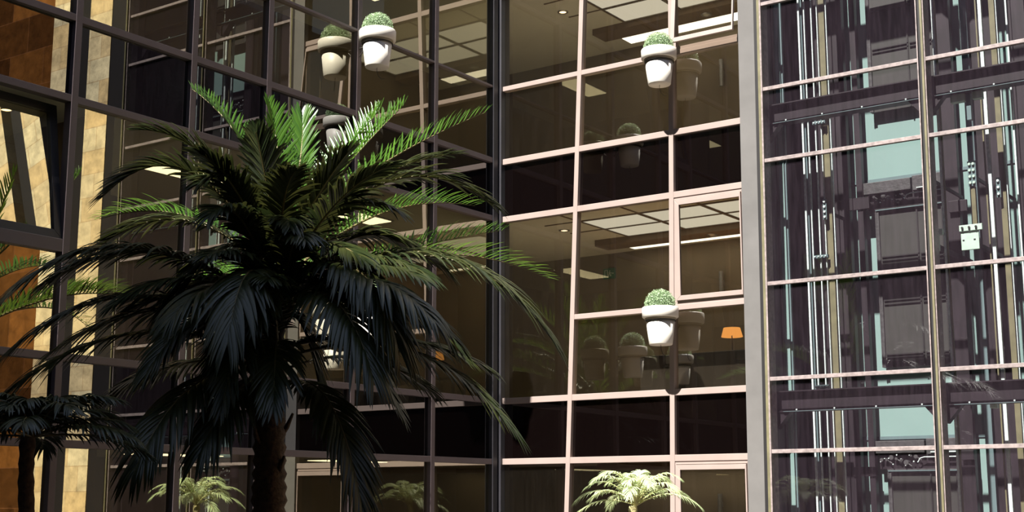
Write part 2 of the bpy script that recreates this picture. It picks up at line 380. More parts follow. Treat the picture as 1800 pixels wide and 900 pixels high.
# ================================================================== LIFT SHAFT GLAZING
eg = empty('lift_shaft_glazing', (6.3, -.05, 0), 'clear glazed front of the lift shaft with thin pale crossbars', 'glass wall', None, 'structure')
ETZ = [.62, 2.225, 3.12, 4.32, 5.915, 6.865, 8.02, 9.61, 10.56, 11.7, 13.3, 14.25]
def epost(x0, ws, z1=TOPZ):
    x = x0
    for wd, m, y0 in ws:
        lean = .0095
        MB().hexa([(x, y0, 0), (x + wd, y0, 0), (x + wd, .10, 0), (x, .10, 0)], [(x + lean * z1, y0, z1), (x + wd + lean * z1, y0, z1), (x + wd + lean * z1, .10, z1), (x + lean * z1, .10, z1)]).build('mullion', M[m], eg)
        x += wd
epost(4.096, [(.045, 'black', -.095), (.035, 'ochre', -.10), (.022, 'pink', -.10)])
epost(6.235, [(.014, 'pink', -.12), (.042, 'black', -.08), (.026, 'ochre', -.13), (.012, 'pink', -.10)])
epost(8.36, [(.018, 'pink', -.12), (.034, 'black', -.08), (.035, 'ochre', -.13)])
for z in ETZ:
    l = .0095 * z
    MB().box(4.19 + l, 6.24 + l, -.085, -.03, z - .024, z + .024).build('transom', M['pink'], eg, bevel=.003)
    MB().box(6.325 + l, 8.37 + l, -.085, -.03, z - .024, z + .024).build('transom', M['pink'], eg, bevel=.003)
zz = [0] + ETZ + [TOPZ]
for a, b in zip(zz[:-1], zz[1:]):
    l = .0095 * (a + b) / 2
    for x0, x1, s_ in ((4.19, 6.24, 'left bay'), (6.325, 8.37, 'right bay')):
        NW[0] += 1
        MB().hexa([(x0 + .0095 * a, -.05, a), (x1 + .0095 * a, -.05, a), (x1 + .0095 * a, -.04, a), (x0 + .0095 * a, -.04, a)],
                  [(x0 + .0095 * b, -.05, b), (x1 + .0095 * b, -.05, b), (x1 + .0095 * b, -.04, b), (x0 + .0095 * b, -.04, b)]).build('pane', M['gE'], eg)

# ================================================================== LIFT SHAFT STEELWORK
LV = [('ground floor', -3.49), ('first floor', 0), ('second floor', 3.49), ('third floor', 6.98)]
def beam(x0, x1, z, bay, fl, lab):
    t = empty('steel_beam', ((x0 + x1) / 2, .25, z), lab, 'beam', 'dark beams across the lift shaft')
    b = MB().box(x0, x1, .24, .26, z, z + .235).box(x0, x1, .17, .33, z - .012, z).box(x0, x1, .17, .33, z + .235, z + .25)
    b.build('beam_web', M['aub'], t)
    for xe, s in ((x0, 1), (x1, -1)):
        MB().hexa([(xe, .19, z - .22), (xe + s * .02, .19, z - .22), (xe + s * .02, .31, z - .22), (xe, .31, z - .22)],
                  [(xe, .19, z - .012), (xe + s * .20, .19, z - .012), (xe + s * .20, .31, z - .012), (xe, .31, z - .012)]).build('gusset', M['aub'], t)
    e = MB()
    for i in range(4):
        x = x0 + .3 + (i * (x1 - x0 - .5) / 3) * (.9 + .03 * i)
        MB().tube([(x, .155, z + .01), (x, .17, z + .01)], .011, 6).build('bolt_head', M['rail'], t)
    
    e = MB().box(x0 + .12, x1, .158, .17, z - .012, z - .006); e.build('bright_lip', M['teald'], t)
for fl, dz in LV:
    z = 2.735 + dz + .0
    if z < 0 and dz < -3: continue
    zq = {0: 2.735, 3.49: 6.47, 6.98: 10.05}[dz]
    beam(4.16, 6.26, zq, 0, fl, 'dark steel beam across the left lift bay above the %s doors' % {0: 'ground floor', 3.49: 'first floor', 6.98: 'second floor'}[dz])
    beam(6.30, 8.44, zq, 1, fl, 'dark steel beam across the right lift bay above the %s doors' % {0: 'ground floor', 3.49: 'first floor', 6.98: 'second floor'}[dz])

# floor-to-top verticals: (name, px0, px1, depth, thickness, material, label, category)
def xr(p, Y): return on_y(p, 450, Y).x
VERT = [
    ('steel_column', 1350, 1371, .60, .10, 'aub', 'dark column hard against the pier in the left lift bay', 'column'),
    ('steel_column', 1388, 1414, 1.30, .08, 'aub', 'dark column behind the leftmost bright rails', 'column'),
    ('steel_column', 1430, 1497, 1.60, .10, 'aub', 'widest dark column, just right of the ochre rail in left bay', 'column'),
    ('steel_column', 1511, 1521, 1.60, .10, 'aub', 'slim dark post between two teal gaps left of the lift doors', 'column'),
    ('steel_column', 1663, 1692, 1.60, .10, 'aub', 'dark column just right of the central shaft post', 'column'),
    ('steel_column', 1712, 1725, 1.60, .08, 'teald', 'grey teal column in the right lift bay', 'column'),
    ('steel_column', 1725, 1767, 1.70, .10, 'aub', 'dark column behind the bright thick rail, right bay', 'column'),
    ('steel_column', 1797, 1830, 1.60, .10, 'aub', 'dark column at the right edge of the photo', 'column'),
    ('wall_strip', 1374.5, 1383, .45, .03, 'teal', 'pale teal vertical strip nearest the grey pier', 'strip'),
    ('guide_rail', 1385, 1387.5, .47, .04, 'teald', 'thin blue grey rail beside the pale teal strip', 'rail'),
    ('guide_rail', 1418, 1421, .90, .03, 'rail', 'first thin bright rail from the left', 'rail'),
    ('guide_rail', 1423.5, 1425.5, .94, .05, 'teald', 'grey blue rail between the first two bright rails', 'rail'),
    ('guide_rail', 1428.5, 1430.5, .90, .03, 'rail', 'second thin bright rail from the left', 'rail'),
    ('guide_rail', 1441.5, 1443.5, .90, .03, 'rail', 'third thin bright rail from the left', 'rail'),
    ('guide_rail', 1452, 1453.5, .90, .03, 'rail', 'hair thin rail left of the ochre rail', 'rail'),
    ('guide_rail', 1455.5, 1466, .95, .06, 'ochre', 'ochre rail of the left lift bay', 'rail'),
    ('guide_rail', 1468.5, 1470, .90, .03, 'rail', 'hair thin rail right of the ochre rail', 'rail'),
    ('guide_rail', 1660.5, 1664, .50, .04, 'rail', 'bright rail right beside the central shaft post', 'rail'),
    ('guide_rail', 1666, 1667.5, .52, .04, 'ochre', 'thin ochre rail beside the central shaft post', 'rail'),
    ('guide_rail', 1740.5, 1743, .85, .03, 'ochre', 'thin pale rail left of the thick white rail', 'rail'),
    ('guide_rail', 1746, 1752, .80, .05, 'rail', 'thick white rail of the right lift bay', 'rail'),
    ('guide_rail', 1766, 1776, .95, .06, 'ochre', 'ochre rail of the right lift bay', 'rail'),
    ('guide_rail', 1778, 1779.5, .90, .03, 'rail', 'hair thin rail beside the right bay ochre rail', 'rail'),
    ('guide_rail', 1795.5, 1798.5, .50, .03, 'rail', 'bright thin rail near the right photo edge', 'rail'),
]
for nm, p0, p1, Y, th, m, lab, cat in VERT:
    x0, x1 = xr(p0, Y), xr(p1, Y)
    o = MB().box(x0, x1, Y, Y + th, 0, TOPZ).build(nm, M[m]); tag(o, lab, cat, {'rail': 'vertical lift guide rails', 'column': 'dark shaft columns'}.get(cat))
# shaft clamps across the rails
def clamp(p0, p1, py, Y, lab, bolts=4):
    a = on_y(p0, py, Y); b = on_y(p1, py, Y)
    t = empty('rail_bracket', (a.x, Y, a.z), lab, 'bracket', 'brackets holding the guide rails')
    MB().box(a.x, b.x, Y, Y + .05, a.z - .02, a.z + .02).build('bracket_arm', M['teald'], t)
    e = MB()
    for i in range(bolts):
        x = a.x + (b.x - a.x) * (i + .5) / bolts
        MB().tube([(x, Y - .02, a.z), (x, Y, a.z)], .010, 6).build('bolt_head', M['rail'], t)
for i, (a_, b_, y_) in enumerate([(1428, 1450, 217), (1430, 1455, 452), (1433, 1457, 680)]):
    clamp(a_, b_, y_, .86, 'small bolted bracket on left bay rails, %s' % ['upper one', 'middle one', 'lower one'][i])
# bolt strips beside the rails
def boltstrip(px, py0, py1, Y, n, lab, cols=1, base='rail', back=1.7):
    t = None
    a = on_y(px, py0, Y); b = on_y(px, py1, Y); wd = .05 * cols
    t = empty('splice_plate', (a.x, Y, b.z), lab, 'plate', 'bolted rail splice plates')
    MB().box(a.x - wd / 2, a.x + wd / 2, Y, Y + .012, b.z, a.z).build('plate', M['teald'], t)
    e = MB()
    for i in range(n):
        for c in range(cols):
            x = a.x + (c - (cols - 1) / 2) * .045; z = a.z + (b.z - a.z) * (i + .5) / n
            MB().tube([(x, Y - .022, z), (x, Y, z)], .016, 8).build('bolt_head', M[base], t)
    MB().box(a.x - .045, a.x - .02, Y + .012, (back if back > 1.65 else Y + .05), (a.z + b.z) / 2 - .02, (a.z + b.z) / 2 + .02).build('fixing_arm', M['aub'], t)
boltstrip(1449, 350, 386, .86, 4, 'column of four bolts beside the ochre rail, left bay')
boltstrip(1632, 293, 328, .3, 4, 'column of bolts just left of the central shaft post')
boltstrip(1707, 283, 327, .7, 4, 'double row of white bolts above the mint plate', 2, 'plate')
boltstrip(1754, 312, 347, .86, 3, 'column of three bolts left of the right bay ochre rail')
# short ochre buffer and mint plates
a = on_y(1706, 328, .72); b = on_y(1718, 398, .72)
tag(MB().box(a.x, b.x, .72, .78, b.z, a.z).build('buffer_post', M['ochre'], bevel=.004), 'short ochre upright standing on the mint plate', 'post')
def mint(p0, p1, y0, y1, Y, lab):
    a = on_y(p0, y0, Y); b = on_y(p1, y1, Y)
    t = empty('mounting_plate', ((a.x + b.x) / 2, Y, b.z), lab, 'plate', 'mint green mounting plates')
    MB().box(a.x, b.x, Y, Y + .03, b.z, a.z - .07).build('plate', M['plate'], t, bevel=.004)
    MB().box(a.x - .01, b.x + .05, Y - .02, Y + .03, a.z - .075, a.z).build('flange', M['plate'], t, bevel=.004)
    e = MB()
    for i in range(3):
        x = a.x + .03 + (b.x - a.x) * i / 2.6; MB().tube([(x, Y - .04, a.z - .035), (x, Y - .02, a.z - .035)], .014, 8).build('bolt_head', M['black'], t)
    for x, z in ((a.x + .03, (a.z + b.z) / 2 - .03), (b.x - .05, (a.z + b.z) / 2 - .03)): MB().box(x - .012, x + .012, Y - .006, Y, z - .006, z + .006).build('slot', M['black'], t)
    MB().box(b.x - .08, b.x - .02, Y + .03, 1.7, b.z + .04, b.z + .09).build('fixing_arm', M['aub'], t)
mint(1688, 1722, 397, 437, .60, 'mint green bolted plate right of the central shaft post')
mint(1630, 1652, 405, 441, .30, 'mint green bolted plate cut by the central shaft post')
for (p0, p1, y0, y1, lab) in [(1670, 1696, 168, 177, 'left white block under the right bay beam'), (1708, 1726, 163, 173, 'right white block under the right bay beam'), (1740, 1753, 713, 720, 'small white block under the lower right bay beam')]:
    a = on_y(p0, y0, .24); b = on_y(p1, y1, .24); tz = (2.735 if y0 > 500 else 6.47) - .012
    tag(MB().box(a.x, b.x, .24, .33, tz - (a.z - b.z), tz).build('beam_block', M['plate'], bevel=.004), lab, 'block', 'white blocks under the lift beams')
a = on_y(1697, 163, .27); b = on_y(1708, 210, .27)
tag(MB().box(a.x, b.x, .27, .33, b.z, 6.458).build('hanger_strut', M['teald'], bevel=.004), 'grey teal strut hanging under the right bay beam', 'strut')

# landing doors on the back of the shaft
def landing_door(x0, x1, z, lab, par_first=None):
    Y = 1.7
    t = empty('landing_door', ((x0 + x1) / 2, Y, z), lab, 'lift door', 'lift landing doors stacked up the shaft')
    H = 2.12; fr = .05
    mb = MB().box(x0, x0 + fr, Y, Y + .10, z, z + H).box(x1 - fr, x1, Y, Y + .10, z, z + H).box(x0, x1, Y, Y + .10, z + H - .03, z + H + .02)
    mb.box(x0 + .008, x0 + .016, Y - .008, Y, z, z + H)
    mb.build('door_frame', M['header'], t)
    MB().box(x0 + .012, x1, Y - .014, Y, z + H - .012, z + H).build('door_track', M['teald'], t)
    xm = x0 + (x1 - x0) * .60
    for i, (a, b) in enumerate(((x0 + fr, xm), (xm, x1 - fr))):
        mb = MB().box(a, b, Y + .03 + i * .004, Y + .06, z, z + H - .03); mb.build('door_panel', M['door'], t)
        rb = MB()
        for zr in (.12, .16, .83, .88, 1.42, 1.47):
            rb.box(a + .012, b - .004, Y + .012, Y + .032, z + zr, z + zr + .016)
        rb.box(b - .022, b - .004, Y + .012, Y + .032, z, z + H - .03)
        rb.build('stiffening_ribs', M['black'], t)
    # header case with its hanger gear
    MB().box(x0 - .13, x0 + .52, Y - .05, Y + .14, z + H + .22, z + H + .38).box(x0 + .54, x1, Y - .04, Y + .14, z + H + .20, z + H + .40).build('header_case', M['header'], t, bevel=.006)
    MB().box(x0 - .10, x1, Y + .02, Y + .14, z + H + .02, z + H + .22).build('header_plate', M['aub'], t)
    rnd = random.Random(int(z * 100)); g = MB()
    for i in range(8):
        x = x0 - .06 + i * .065; zz_ = z + H + .12 + rnd.uniform(-.05, .07); r = rnd.uniform(.016, .034)
        g.tube([(x, Y - .03, zz_), (x, Y + .02, zz_)], r, 12)
        if i % 2: g.tube([(x, Y - .015, zz_), (x + .07, Y - .015, zz_ - .05)], .010, 6)
    g.build('hanger_rollers', M['header'], t)
    g = MB()
    for i in range(10):
        x = x0 - .07 + i * .055; zz_ = z + H + .13 + rnd.uniform(-.07, .07)
        g.tube([(x, Y - .045, zz_), (x, Y - .03, zz_)], rnd.uniform(.005, .010), 6)
    g.build('roller_pins', M['rail'], t)
    g = MB().box(x0 + .60, x1 - .02, Y - .06, Y - .04, z + H + .22, z + H + .235).box(x0 + .52, x1 - .02, Y - .06, Y - .04, z + H + .16, z + H + .172)
    g.tube([(x0 + .52, Y - .05, z + H + .166), (x0 + .46, Y - .05, z + H + .15), (x0 + .43, Y - .05, z + H + .10)], .008, 6)
    g.build('hanger_rod', M['rail'], t)
for i, (z, fl) in enumerate([(-.12 + .0, 'ground floor'), (3.36, 'first floor'), (6.85, 'second floor'), (10.34, 'third floor')]):
    if i == 0: z = -.105
    landing_door(5.02, 5.98, z, 'charcoal lift door with ribbed panels, left shaft bay, %s' % fl)
    landing_door(7.25, 8.20, z, 'charcoal lift door with ribbed panels, right shaft bay, %s' % fl)
# cross ties between the columns and beam shadow lines painted on the teal wall
for i, (p0, p1, yy, Y) in enumerate([(1490, 1528, 358, 1.58), (1500, 1540, 829, 1.58), (1667, 1700, 362, 1.55), (1690, 1712, 800, 1.55)]):
    a = on_y(p0, yy - 8, Y); b = on_y(p1, yy + 8, Y)
    tag(MB().box(a.x, b.x, Y, Y + .04, b.z, a.z).build('cross_tie', M['aub'], bevel=.003), 'dark cross tie %s' % ['left of the first floor lift door head', 'left of the ground floor lift door head', 'right of the central post, upper', 'right of the central post, lower'][i], 'tie', 'cross ties on the shaft columns')
for z in (2.45, 5.93, 9.42, 12.9):
    struct('trim_%d' % (30 + int(z)), MB().box(4.1, 8.5, 1.825, 1.845, z - .03, z + .012), M['teald'], 'painted beam shadow line across the teal shaft wall at about %d metres' % round(z), 'trim')

# ================================================================== INTERIOR FITTINGS
# ceiling lights
def ceiling_light(x0, x1, y0, y1, z, lab, glow='tube'):
    t = empty('ceiling_light', ((x0 + x1) / 2, (y0 + y1) / 2, z), lab, 'ceiling light', 'flat ceiling lights behind the glass')
    MB().box(x0 - .03, x1 + .03, y0 - .03, y1 + .03, z - .02, z).build('light_frame', M['silver'], t)
    MB().box(x0, x1, y0, y1, z - .028, z - .02).build('diffuser', M[glow], t)
def luminous(x0, x1, y0, y1, z, lab):  # ceiling tiles with an added glow that stands in for sunlight bounced upward
    t = empty('added_glow_tile', ((x0 + x1) / 2, (y0 + y1) / 2, z), lab, 'ceiling light', 'ceiling tiles with added glow')
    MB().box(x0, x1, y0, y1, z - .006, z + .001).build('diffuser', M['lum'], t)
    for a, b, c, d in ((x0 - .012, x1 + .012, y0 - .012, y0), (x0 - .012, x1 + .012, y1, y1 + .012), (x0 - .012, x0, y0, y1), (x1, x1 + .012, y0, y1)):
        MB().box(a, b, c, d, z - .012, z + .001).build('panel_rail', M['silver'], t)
def downlight(x, y, z, lab, on=True):
    t = empty('downlight', (x, y, z), lab, 'downlight', 'round downlights behind the glass')
    MB().lathe([(.055, -.001), (.055, -.012), (.08, -.014), (.085, -.001)], (x, y, z), 24).build('trim_ring', M['silver'], t)
    MB().lathe([(.055, -.004), (0.0, -.004)], (x, y, z), 24).build('bulb_face', M['down'] if on else M['ceil'], t)
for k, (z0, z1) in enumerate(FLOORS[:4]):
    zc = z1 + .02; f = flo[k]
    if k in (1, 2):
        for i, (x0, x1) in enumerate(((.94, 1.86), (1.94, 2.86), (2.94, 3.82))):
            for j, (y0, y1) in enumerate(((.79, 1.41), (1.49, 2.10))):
                luminous(x0, x1, y0, y1, zc, 'pale ceiling tile with added glow, %s floor, %s, %s row' % (f, ['nearest the corner', 'middle', 'beside the pier'][i], ['window side', 'beam side'][j]))
    ceiling_light(.5, 3.3, 2.75, 3.05, zc, 'long pale ceiling light at the back of right %s floor room' % f)
    downlight(2.25, 2.35, zc - .10, 'round downlight on the brown beam, right facade %s floor' % f, False)
    downlight(.35, 1.2, zc, 'small warm downlight near the corner, right facade %s floor' % f)
    for i, y in enumerate((-1.5, -4.6, -9.3, -15, -21)):
        ceiling_light(-1.7, -1.3, y - .6, y + .6, zc, 'ceiling light of the left facade %s floor, %s' % (f, ['nearest the corner', 'second from the corner', 'third from the corner', 'fourth from the corner', 'farthest from the corner'][i]), 'tubel')
    downlight(-.9, -7.6, zc, 'warm oval looking downlight, left facade %s floor' % f)
# tube sconces on the back wall
for i, (px, p0, p1, f) in enumerate([(1268, 105, 152, 'second floor'), (1268, 477, 515, 'first floor'), (1266, 868, 905, 'ground floor')]):
    a = on_y(px, p0, DR - .05); b = on_y(px, p1, DR - .05)
    t = empty('wall_sconce', (a.x, DR, (a.z + b.z) / 2), 'slim steel tube sconce on the beige wall, %s' % f, 'wall light', 'steel tube sconces on the beige wall')
    MB().tube([(a.x, DR - .06, b.z), (a.x, DR - .06, a.z)], .035, 16).build('tube_shade', M['silver'], t)
    MB().box(a.x - .02, a.x + .02, DR - .03, DR, (a.z + b.z) / 2 - .04, (a.z + b.z) / 2 + .04).build('wall_plate', M['silver'], t)
# exit sign
a = on_y(1061, 473, DR - .02); b = on_y(1081, 489, DR - .02)
t = empty('exit_sign', (a.x, DR, b.z), 'small green emergency exit sign on the beige wall, first floor', 'sign')
MB().box(a.x, b.x, DR - .03, DR, b.z, a.z).build('sign_board', M['exitg'], t)
wx, hz = b.x - a.x, a.z - b.z
g = MB(); yy = DR - .036
def qd(u0, v0, u1, v1): g.box(a.x + wx * u0, a.x + wx * u1, yy, yy + .005, b.z + hz * v0, b.z + hz * v1)
qd(.12, .15, .17, .85); qd(.12, .80, .40, .85); qd(.36, .15, .41, .85); qd(.55, .66, .62, .80); qd(.50, .38, .62, .62); qd(.44, .18, .52, .40); qd(.60, .22, .70, .40); qd(.62, .50, .74, .56); qd(.78, .44, .93, .54)
g.build('pictogram', M['exitw'], t)
# table lamp and dark sofa back
c = on_y(1284, 588, 1.9); fz = 3.02
t = empty('console_table', (c.x, 1.95, fz), 'dark low console table under the glowing lamp', 'table')
MB().box(c.x - .55, c.x + .12, 1.75, 2.15, fz + .56, fz + .60).build('table_top', M['sofa'], t, bevel=.004)
for dx in (-.52, .06):
    for dy in (1.78, 2.08): MB().box(c.x + dx, c.x + dx + .04, dy, dy + .04, fz, fz + .56).build('leg', M['sofa'], t)
t = empty('table_lamp', (c.x, 1.95, fz + .60), 'glowing orange table lamp seen through the first floor glass', 'lamp')
MB().lathe([(0, 0), (.08, 0), (.08, .015), (.015, .03)], (c.x, 1.95, fz + .60), 24).build('lamp_base', M['wire'], t)
MB().tube([(c.x, 1.95, fz + .62), (c.x, 1.95, c.z + .03)], .010, 10).build('lamp_stem', M['wire'], t)
MB().lathe([(.155, -.03), (.12, .10)], (c.x, 1.95, c.z), 32).build('lamp_shade', M['lamp'], t)
ll = bpy.data.lights.new('lamp_bulb', 'POINT'); ll.energy = 24; ll.color = (1, .5, .18); ll.shadow_soft_size = .04
lo = bpy.data.objects.new('lamp_bulb', ll); COL.objects.link(lo); lo.parent = t; lo.location = (0, 0, c.z - fz - .60 + .04)
t = empty('leather_sofa', (2.9, .9, fz), 'dark sofa whose back faces the first floor window', 'sofa')
MB().box(2.05, 3.85, .45, .65, fz, fz + .56).build('sofa_back', M['sofa'], t, bevel=.03)
MB().box(2.05, 3.85, .66, 1.35, fz + .12, fz + .42).build('sofa_seat', M['sofa'], t, bevel=.03)
for x in (2.05, 3.70): MB().box(x, x + .15, .66, 1.35, fz, fz + .50).build('armrest', M['sofa'], t, bevel=.03)

# ================================================================== WALL POTS
def make_pot(c, out, label):
    """c = centre of the pot's base, out = unit vector from the facade towards the pot"""
    t = empty('hanging_plant_pot', c, label, 'plant pot', 'cream pots hung on the facades')
    MB().lathe([(0, 0), (.145, 0), (.152, .01), (.190, .335), (.170, .335)], c, 48).build('pot_body', M['pot'], t)
    MB().lathe([(.190, .325), (.203, .325), (.203, .348), (.19, .348)], c, 48).build('rim_shadow_band', M['potshade'], t)
    MB().lathe([(.203, .348), (.222, .35), (.236, .362), (.238, .478), (.230, .49), (.208, .49), (.205, .43)], c, 48).build('pot_rim', M['pot'], t)
    MB().lathe([(.205, .44), (0, .45)], c, 32).build('soil', M['soil'], t)
    # clipped ball of small leaves
    mb = MB(); rnd = random.Random(5); cc = Vector(c) + Vector((0, 0, .53)); Rb = .195
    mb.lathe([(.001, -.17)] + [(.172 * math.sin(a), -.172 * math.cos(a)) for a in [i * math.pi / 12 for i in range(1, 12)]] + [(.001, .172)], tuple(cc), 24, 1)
    n = 2600
    for i in range(n):
        z = 1 - 2 * (i + .5) / n
        if z < -.35: continue
        ph = i * 2.39996; r = math.sqrt(1 - z * z); d = Vector((r * math.cos(ph), r * math.sin(ph), z))
        p = cc + d * (Rb + rnd.uniform(-.018, .010)); u = d.cross(Vector((rnd.uniform(-1, 1), rnd.uniform(-1, 1), rnd.uniform(-1, 1)))).normalized()
        v = (d * rnd.uniform(.2, 1) + d.cross(u) * rnd.uniform(-1, 1)).normalized(); s = rnd.uniform(.008, .013)
        mb.add([p - u * s * .6, p + v * s, p + u * s * .6, p - v * s * .8], [(0, 1, 2, 3)])
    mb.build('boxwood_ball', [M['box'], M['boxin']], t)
    # bracket: hoop under the rim and arm back to the mullion
    o = Vector(out); hp = [Vector(c) + Vector((.197 * math.cos(a), .197 * math.sin(a), .315)) for a in [i * math.pi / 12 for i in range(25)]]
    mb = MB().tube(hp, .007, 6); base = Vector(c) - o * .20 + Vector((0, 0, .315))
    mb.tube([base, base - o * .13], .010, 8); mb.tube([base + Vector((0, 0, 0)), base - o * .13 - Vector((0, 0, .14))], .008, 8)
    q = base - o * .115; sd = Vector((o.y, o.x, 0)) * .02
    mb.build('bracket', M['wire'], t)
    w0 = Vector(c) + Vector((0, 0, .0)); side = Vector((-o.y, o.x, 0))
    mb = MB().tube([w0, w0 - Vector((0, 0, .05)), w0 - Vector((0, 0, .11)) + RX * .02, w0 - Vector((0, 0, .15)) + RX * .06, w0 - Vector((0, 0, .145)) + RX * .10], .0035, 5)
    mb.build('drip_wire', M['wire'], t)
    return t
pot = make_pot((2.90, -.36, 7.10), (0, -1, 0), 'sunlit cream pot on the right facade, upper of two')
copy_tree(pot, (2.845, -.36, 3.61), 'sunlit cream pot on the right facade, lower of two')
potL = make_pot((.36, -3.17, 7.07), (1, 0, 0), 'sunlit cream pot high on the left facade, wire curling below')
copy_tree(potL, (.36, -4.75, 3.58), 'cream pot on the left facade hidden behind the palm trunk, fourth bay')
copy_tree(potL, (.36, -3.17, 3.58), 'cream pot on the left facade hidden behind the palm leaves, third bay')

# ================================================================== PALMS
def frond(t, B, P1, P2, L=.50, n=42, droop=.55, seed=0, m='leaf', ms='stem', wid=.034, t0=.13, rr=.016, fold=.35, name='palm_frond', vee=.25, ang=(30, 42)):
    rnd = random.Random(seed); B, P1, P2 = Vector(B), Vector(P1), Vector(P2)
    def C(u): return B * (1 - u) ** 2 + P1 * 2 * u * (1 - u) + P2 * u * u
    def T(u): return ((P1 - B) * 2 * (1 - u) + (P2 - P1) * 2 * u).normalized()
    mb = MB()
    for i in range(n):
        u = t0 + (1 - t0) * (i + .5) / n; c = C(u); tg = T(u)
        S = tg.cross(UZ)
        S = S.normalized() if S.length > .05 else Vector((1, 0, 0)); Nn = S.cross(tg).normalized()
        w_ = (u - t0) / (1 - t0)
        pl = (.55 + .9 * w_) if w_ < .45 else (.955 * (1 - ((w_ - .45) / .55) ** 2 * .62))
        for sd in (-1, 1):
            l = L * pl * rnd.uniform(.86, 1.1); A = R(ang[0] + ang[1] * w_ + rnd.uniform(-6, 6)); A = R(90) - A if False else A
            d = (S * sd * math.cos(A) + tg * math.sin(A) + Nn * (vee + rnd.uniform(-.08, .08))).normalized()
            dr = droop * rnd.uniform(.8, 1.25); K = 6; pts = []
            for k in range(K + 1):
                q = k / K; pts.append(c + d * l * q * (1 - .12 * q) - UZ * dr * l * q * q)
            vv = []
            for k, p in enumerate(pts):
                q = k / K; wd = wid * .5 * (math.sin(math.pi * min(1, (q * .80 + .18))) ** .8 if q < 1 else .04) * (l / L) ** .5
                dd = (pts[min(k + 1, K)] - pts[max(k - 1, 0)]).normalized(); side = dd.cross(Nn)
                side = side.normalized() if side.length > .05 else tg
                up = side.cross(dd).normalized()
                vv += [p - side * wd - up * wd * fold, p, p + side * wd - up * wd * fold]
            fs = []
            for k in range(K):
                a = k * 3; fs += [(a, a + 1, a + 4, a + 3), (a + 1, a + 2, a + 5, a + 4)]
            for p in vv: p.x = max(p.x, .075 + .004 * (i % 7))
            mb.add(vv, fs, 0, True)
    f = mb.build(name, M[m], t)
    pts = [C(i / 14) for i in range(15)]
    MB().tube(pts, [rr * (1 - .85 * i / 14) for i in range(15)], 6).build('leaf_stalk', M[ms], f)
    return f

S0 = 12.0
crown = at(487, 515, S0)
pt = empty('palm_tree', (crown.x, crown.y, .42), 'big dark palm filling the left foreground, mostly in shade', 'palm')
def trunk(t, p0, p1, r0, r1, m='trunk', rings=26, seed=1, n=20):
    mb = MB(); rnd = random.Random(seed); pts = []; rs = []
    for i in range(rings * 2 + 1):
        q = i / (rings * 2); pts.append(Vector(p0).lerp(Vector(p1), q) + Vector((.03 * math.sin(q * 5), .02 * math.sin(q * 4 + 1), 0)))
        rs.append((r0 + (r1 - r0) * q) * (1.10 if i % 2 else .94) * rnd.uniform(.96, 1.04))
    mb.tube(pts, rs, n); return mb.build('trunk', M[m], t)
base = at(462, 884, S0); base = Vector((base.x, base.y, .42))
pt.location = base
trunk(pt, base, crown - Vector((0, 0, .05)), .17, .11)
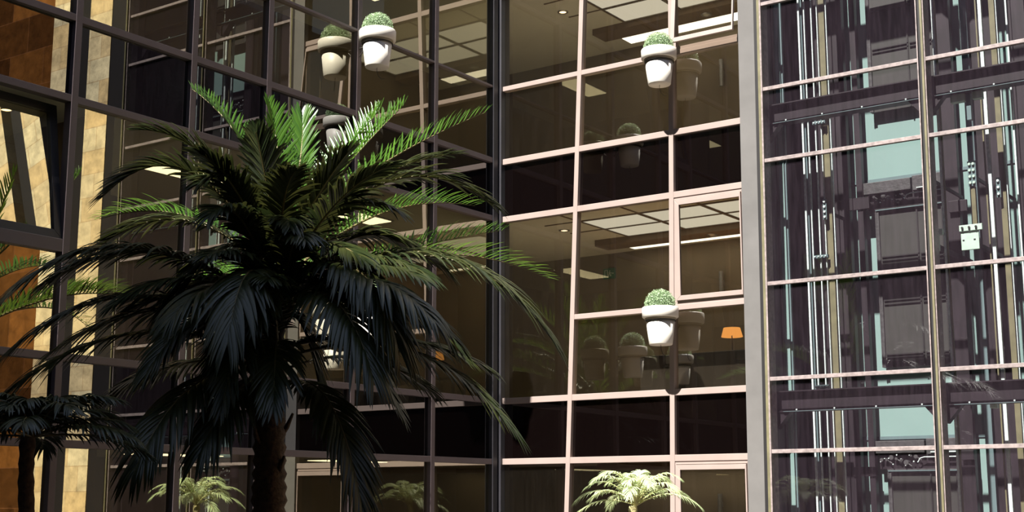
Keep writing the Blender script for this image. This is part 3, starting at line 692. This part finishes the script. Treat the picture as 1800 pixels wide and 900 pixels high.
# old leaf-base stubs and fibres round the trunk
for i in range(12):
    q = .45 + .5 * i / 12; p = base.lerp(crown, q); a = i * 2.4; d = Vector((math.cos(a), math.sin(a), 0))
    MB().tube([p + d * .08, p + d * .15 + UZ * .10, p + d * .20 + UZ * .22], [.035, .025, .012], 6).build('leaf_stub', M['trunk'], pt)
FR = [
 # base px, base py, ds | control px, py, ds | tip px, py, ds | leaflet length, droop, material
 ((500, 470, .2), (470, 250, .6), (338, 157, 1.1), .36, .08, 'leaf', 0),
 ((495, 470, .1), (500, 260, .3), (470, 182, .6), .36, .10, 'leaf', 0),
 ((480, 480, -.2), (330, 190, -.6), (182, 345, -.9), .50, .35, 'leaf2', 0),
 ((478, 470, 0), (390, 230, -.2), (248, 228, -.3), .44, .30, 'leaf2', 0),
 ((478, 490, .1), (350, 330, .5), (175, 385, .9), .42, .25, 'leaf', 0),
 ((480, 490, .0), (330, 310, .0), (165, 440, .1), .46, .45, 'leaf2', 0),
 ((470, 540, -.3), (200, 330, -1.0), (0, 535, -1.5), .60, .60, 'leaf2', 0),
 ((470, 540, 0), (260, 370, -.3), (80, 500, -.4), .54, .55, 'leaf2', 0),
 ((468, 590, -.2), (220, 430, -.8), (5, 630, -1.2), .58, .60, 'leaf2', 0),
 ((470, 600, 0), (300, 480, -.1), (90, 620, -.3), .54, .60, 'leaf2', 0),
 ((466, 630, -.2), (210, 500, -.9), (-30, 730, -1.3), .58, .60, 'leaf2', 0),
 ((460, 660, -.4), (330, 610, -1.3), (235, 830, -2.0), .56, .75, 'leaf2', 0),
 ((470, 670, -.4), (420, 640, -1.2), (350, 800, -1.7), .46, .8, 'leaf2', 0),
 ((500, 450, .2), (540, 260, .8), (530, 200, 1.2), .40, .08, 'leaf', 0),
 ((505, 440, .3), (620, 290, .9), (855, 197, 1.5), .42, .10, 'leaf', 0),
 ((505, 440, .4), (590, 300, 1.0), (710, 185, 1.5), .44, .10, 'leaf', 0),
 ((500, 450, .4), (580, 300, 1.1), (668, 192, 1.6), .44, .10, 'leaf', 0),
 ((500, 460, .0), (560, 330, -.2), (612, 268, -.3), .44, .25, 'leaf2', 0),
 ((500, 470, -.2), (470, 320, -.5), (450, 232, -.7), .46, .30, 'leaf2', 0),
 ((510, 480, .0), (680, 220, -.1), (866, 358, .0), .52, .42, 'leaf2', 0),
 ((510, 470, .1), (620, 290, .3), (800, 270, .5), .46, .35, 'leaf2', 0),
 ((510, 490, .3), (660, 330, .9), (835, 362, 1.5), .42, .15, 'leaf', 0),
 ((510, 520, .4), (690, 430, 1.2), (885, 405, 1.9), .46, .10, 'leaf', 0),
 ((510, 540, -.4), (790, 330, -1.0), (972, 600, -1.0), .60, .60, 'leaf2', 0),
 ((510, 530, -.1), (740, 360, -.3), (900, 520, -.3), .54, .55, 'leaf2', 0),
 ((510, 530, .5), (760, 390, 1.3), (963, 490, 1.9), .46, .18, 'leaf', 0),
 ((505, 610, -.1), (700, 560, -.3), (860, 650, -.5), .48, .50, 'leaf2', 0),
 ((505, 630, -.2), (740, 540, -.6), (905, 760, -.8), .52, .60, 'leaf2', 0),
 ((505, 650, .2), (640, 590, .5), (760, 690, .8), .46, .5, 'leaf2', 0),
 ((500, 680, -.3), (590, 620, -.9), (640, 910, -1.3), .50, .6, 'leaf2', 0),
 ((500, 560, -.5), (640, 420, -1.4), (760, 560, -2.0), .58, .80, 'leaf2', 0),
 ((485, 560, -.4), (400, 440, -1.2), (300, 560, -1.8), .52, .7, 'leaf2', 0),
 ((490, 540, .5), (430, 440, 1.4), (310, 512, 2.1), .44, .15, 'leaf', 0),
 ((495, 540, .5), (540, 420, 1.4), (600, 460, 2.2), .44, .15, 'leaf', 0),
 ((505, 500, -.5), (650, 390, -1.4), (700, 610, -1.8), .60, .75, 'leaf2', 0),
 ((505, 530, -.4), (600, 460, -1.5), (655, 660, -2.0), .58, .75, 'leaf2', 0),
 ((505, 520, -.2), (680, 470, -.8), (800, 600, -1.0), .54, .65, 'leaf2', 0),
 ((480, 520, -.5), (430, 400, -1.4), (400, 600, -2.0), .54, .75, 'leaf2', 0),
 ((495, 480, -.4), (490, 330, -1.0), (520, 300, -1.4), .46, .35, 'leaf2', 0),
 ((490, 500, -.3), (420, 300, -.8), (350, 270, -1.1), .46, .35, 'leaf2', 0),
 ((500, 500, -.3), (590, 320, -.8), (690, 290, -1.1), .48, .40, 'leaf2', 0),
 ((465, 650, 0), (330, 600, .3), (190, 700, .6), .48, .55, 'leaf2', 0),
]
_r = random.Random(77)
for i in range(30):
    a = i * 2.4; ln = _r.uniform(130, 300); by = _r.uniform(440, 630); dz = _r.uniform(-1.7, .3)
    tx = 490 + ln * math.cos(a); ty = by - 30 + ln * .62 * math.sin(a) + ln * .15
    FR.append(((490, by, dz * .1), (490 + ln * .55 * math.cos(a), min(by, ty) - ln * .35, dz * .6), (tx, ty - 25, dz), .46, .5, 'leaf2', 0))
for i, (b0, c1, t2, L, dr, m, _) in enumerate(FR):
    B = at(b0[0] * .7 + 485 * .3, b0[1], S0 + b0[2] * .5)
    P1 = at(c1[0], c1[1], S0 + c1[2]); P2 = at(t2[0], t2[1], S0 + t2[2])
    B.x = max(B.x, .15); P1.x = max(P1.x, .15); P2.x = max(P2.x, .25)
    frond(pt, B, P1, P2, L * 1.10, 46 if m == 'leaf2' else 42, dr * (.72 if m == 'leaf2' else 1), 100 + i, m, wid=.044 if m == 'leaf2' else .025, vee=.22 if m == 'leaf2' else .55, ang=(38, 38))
def planter(c, r, h, lab, m='black'):
    t = empty('floor_planter', (c[0], c[1], 0), lab, 'planter', 'round planters on the courtyard floor')
    MB().lathe([(0, 0), (r * .8, 0), (r, h), (r * .92, h), (r * .9, h - .08)], (c[0], c[1], 0), 40).build('planter_body', M[m], t)
    MB().lathe([(r * .915, h - .05), (0, h - .03)], (c[0], c[1], 0), 40).build('soil', M['soil'], t)
planter(base, .45, .45, 'round dark planter under the big palm')

def small_palm(px, py, s, ln, n, m, ms, mt, lab, seed, L, tr, elev0=70, base_z=.35, wid=.026, nleaf=24, stems=1, up=0):
    rnd = random.Random(seed); cr = at(px, py, s); bz = Vector((cr.x + .03, cr.y, base_z))
    t = empty('palm_plant', bz, lab, 'palm')
    trunk(t, bz, cr, tr * 1.2, tr, mt, 14, seed, 14)
    for i in range(n):
        a = i * 2.39996 + rnd.uniform(-.2, .2); e = R(elev0 - (elev0 - 4) * (i / n) + (rnd.uniform(-14, 8) if up else 0)); l = ln * rnd.uniform(.85, 1.1) * (.75 + .35 * i / n)
        d = Vector((math.cos(a), math.sin(a), 0)); P1 = cr + (d * math.cos(e) + UZ * (math.sin(e) + up * .5)) * l * .6
        P2 = cr + d * l * (.55 + .45 * math.cos(e)) + UZ * l * (math.sin(e) * .75 - .25 + up * .12)
        frond(t, cr, P1, P2, L * (.7 if up and i < 6 else 1), nleaf, .45, seed * 50 + i, m, ms, wid, .15, .010, .3)
    return bz
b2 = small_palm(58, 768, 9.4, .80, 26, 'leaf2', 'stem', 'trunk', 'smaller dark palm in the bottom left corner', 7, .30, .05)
planter(b2, .32, .38, 'round dark planter under the small left palm')
b3 = small_palm(1118, 889, 15.5, .72, 26, 'leafl', 'steml', 'trunkl', 'pale sunlit palm in front of the right facade', 9, .20, .045, 86, .35, .015, 20, 1, 1)
planter(b3, .30, .38, 'round dark planter under the pale sunlit palm')
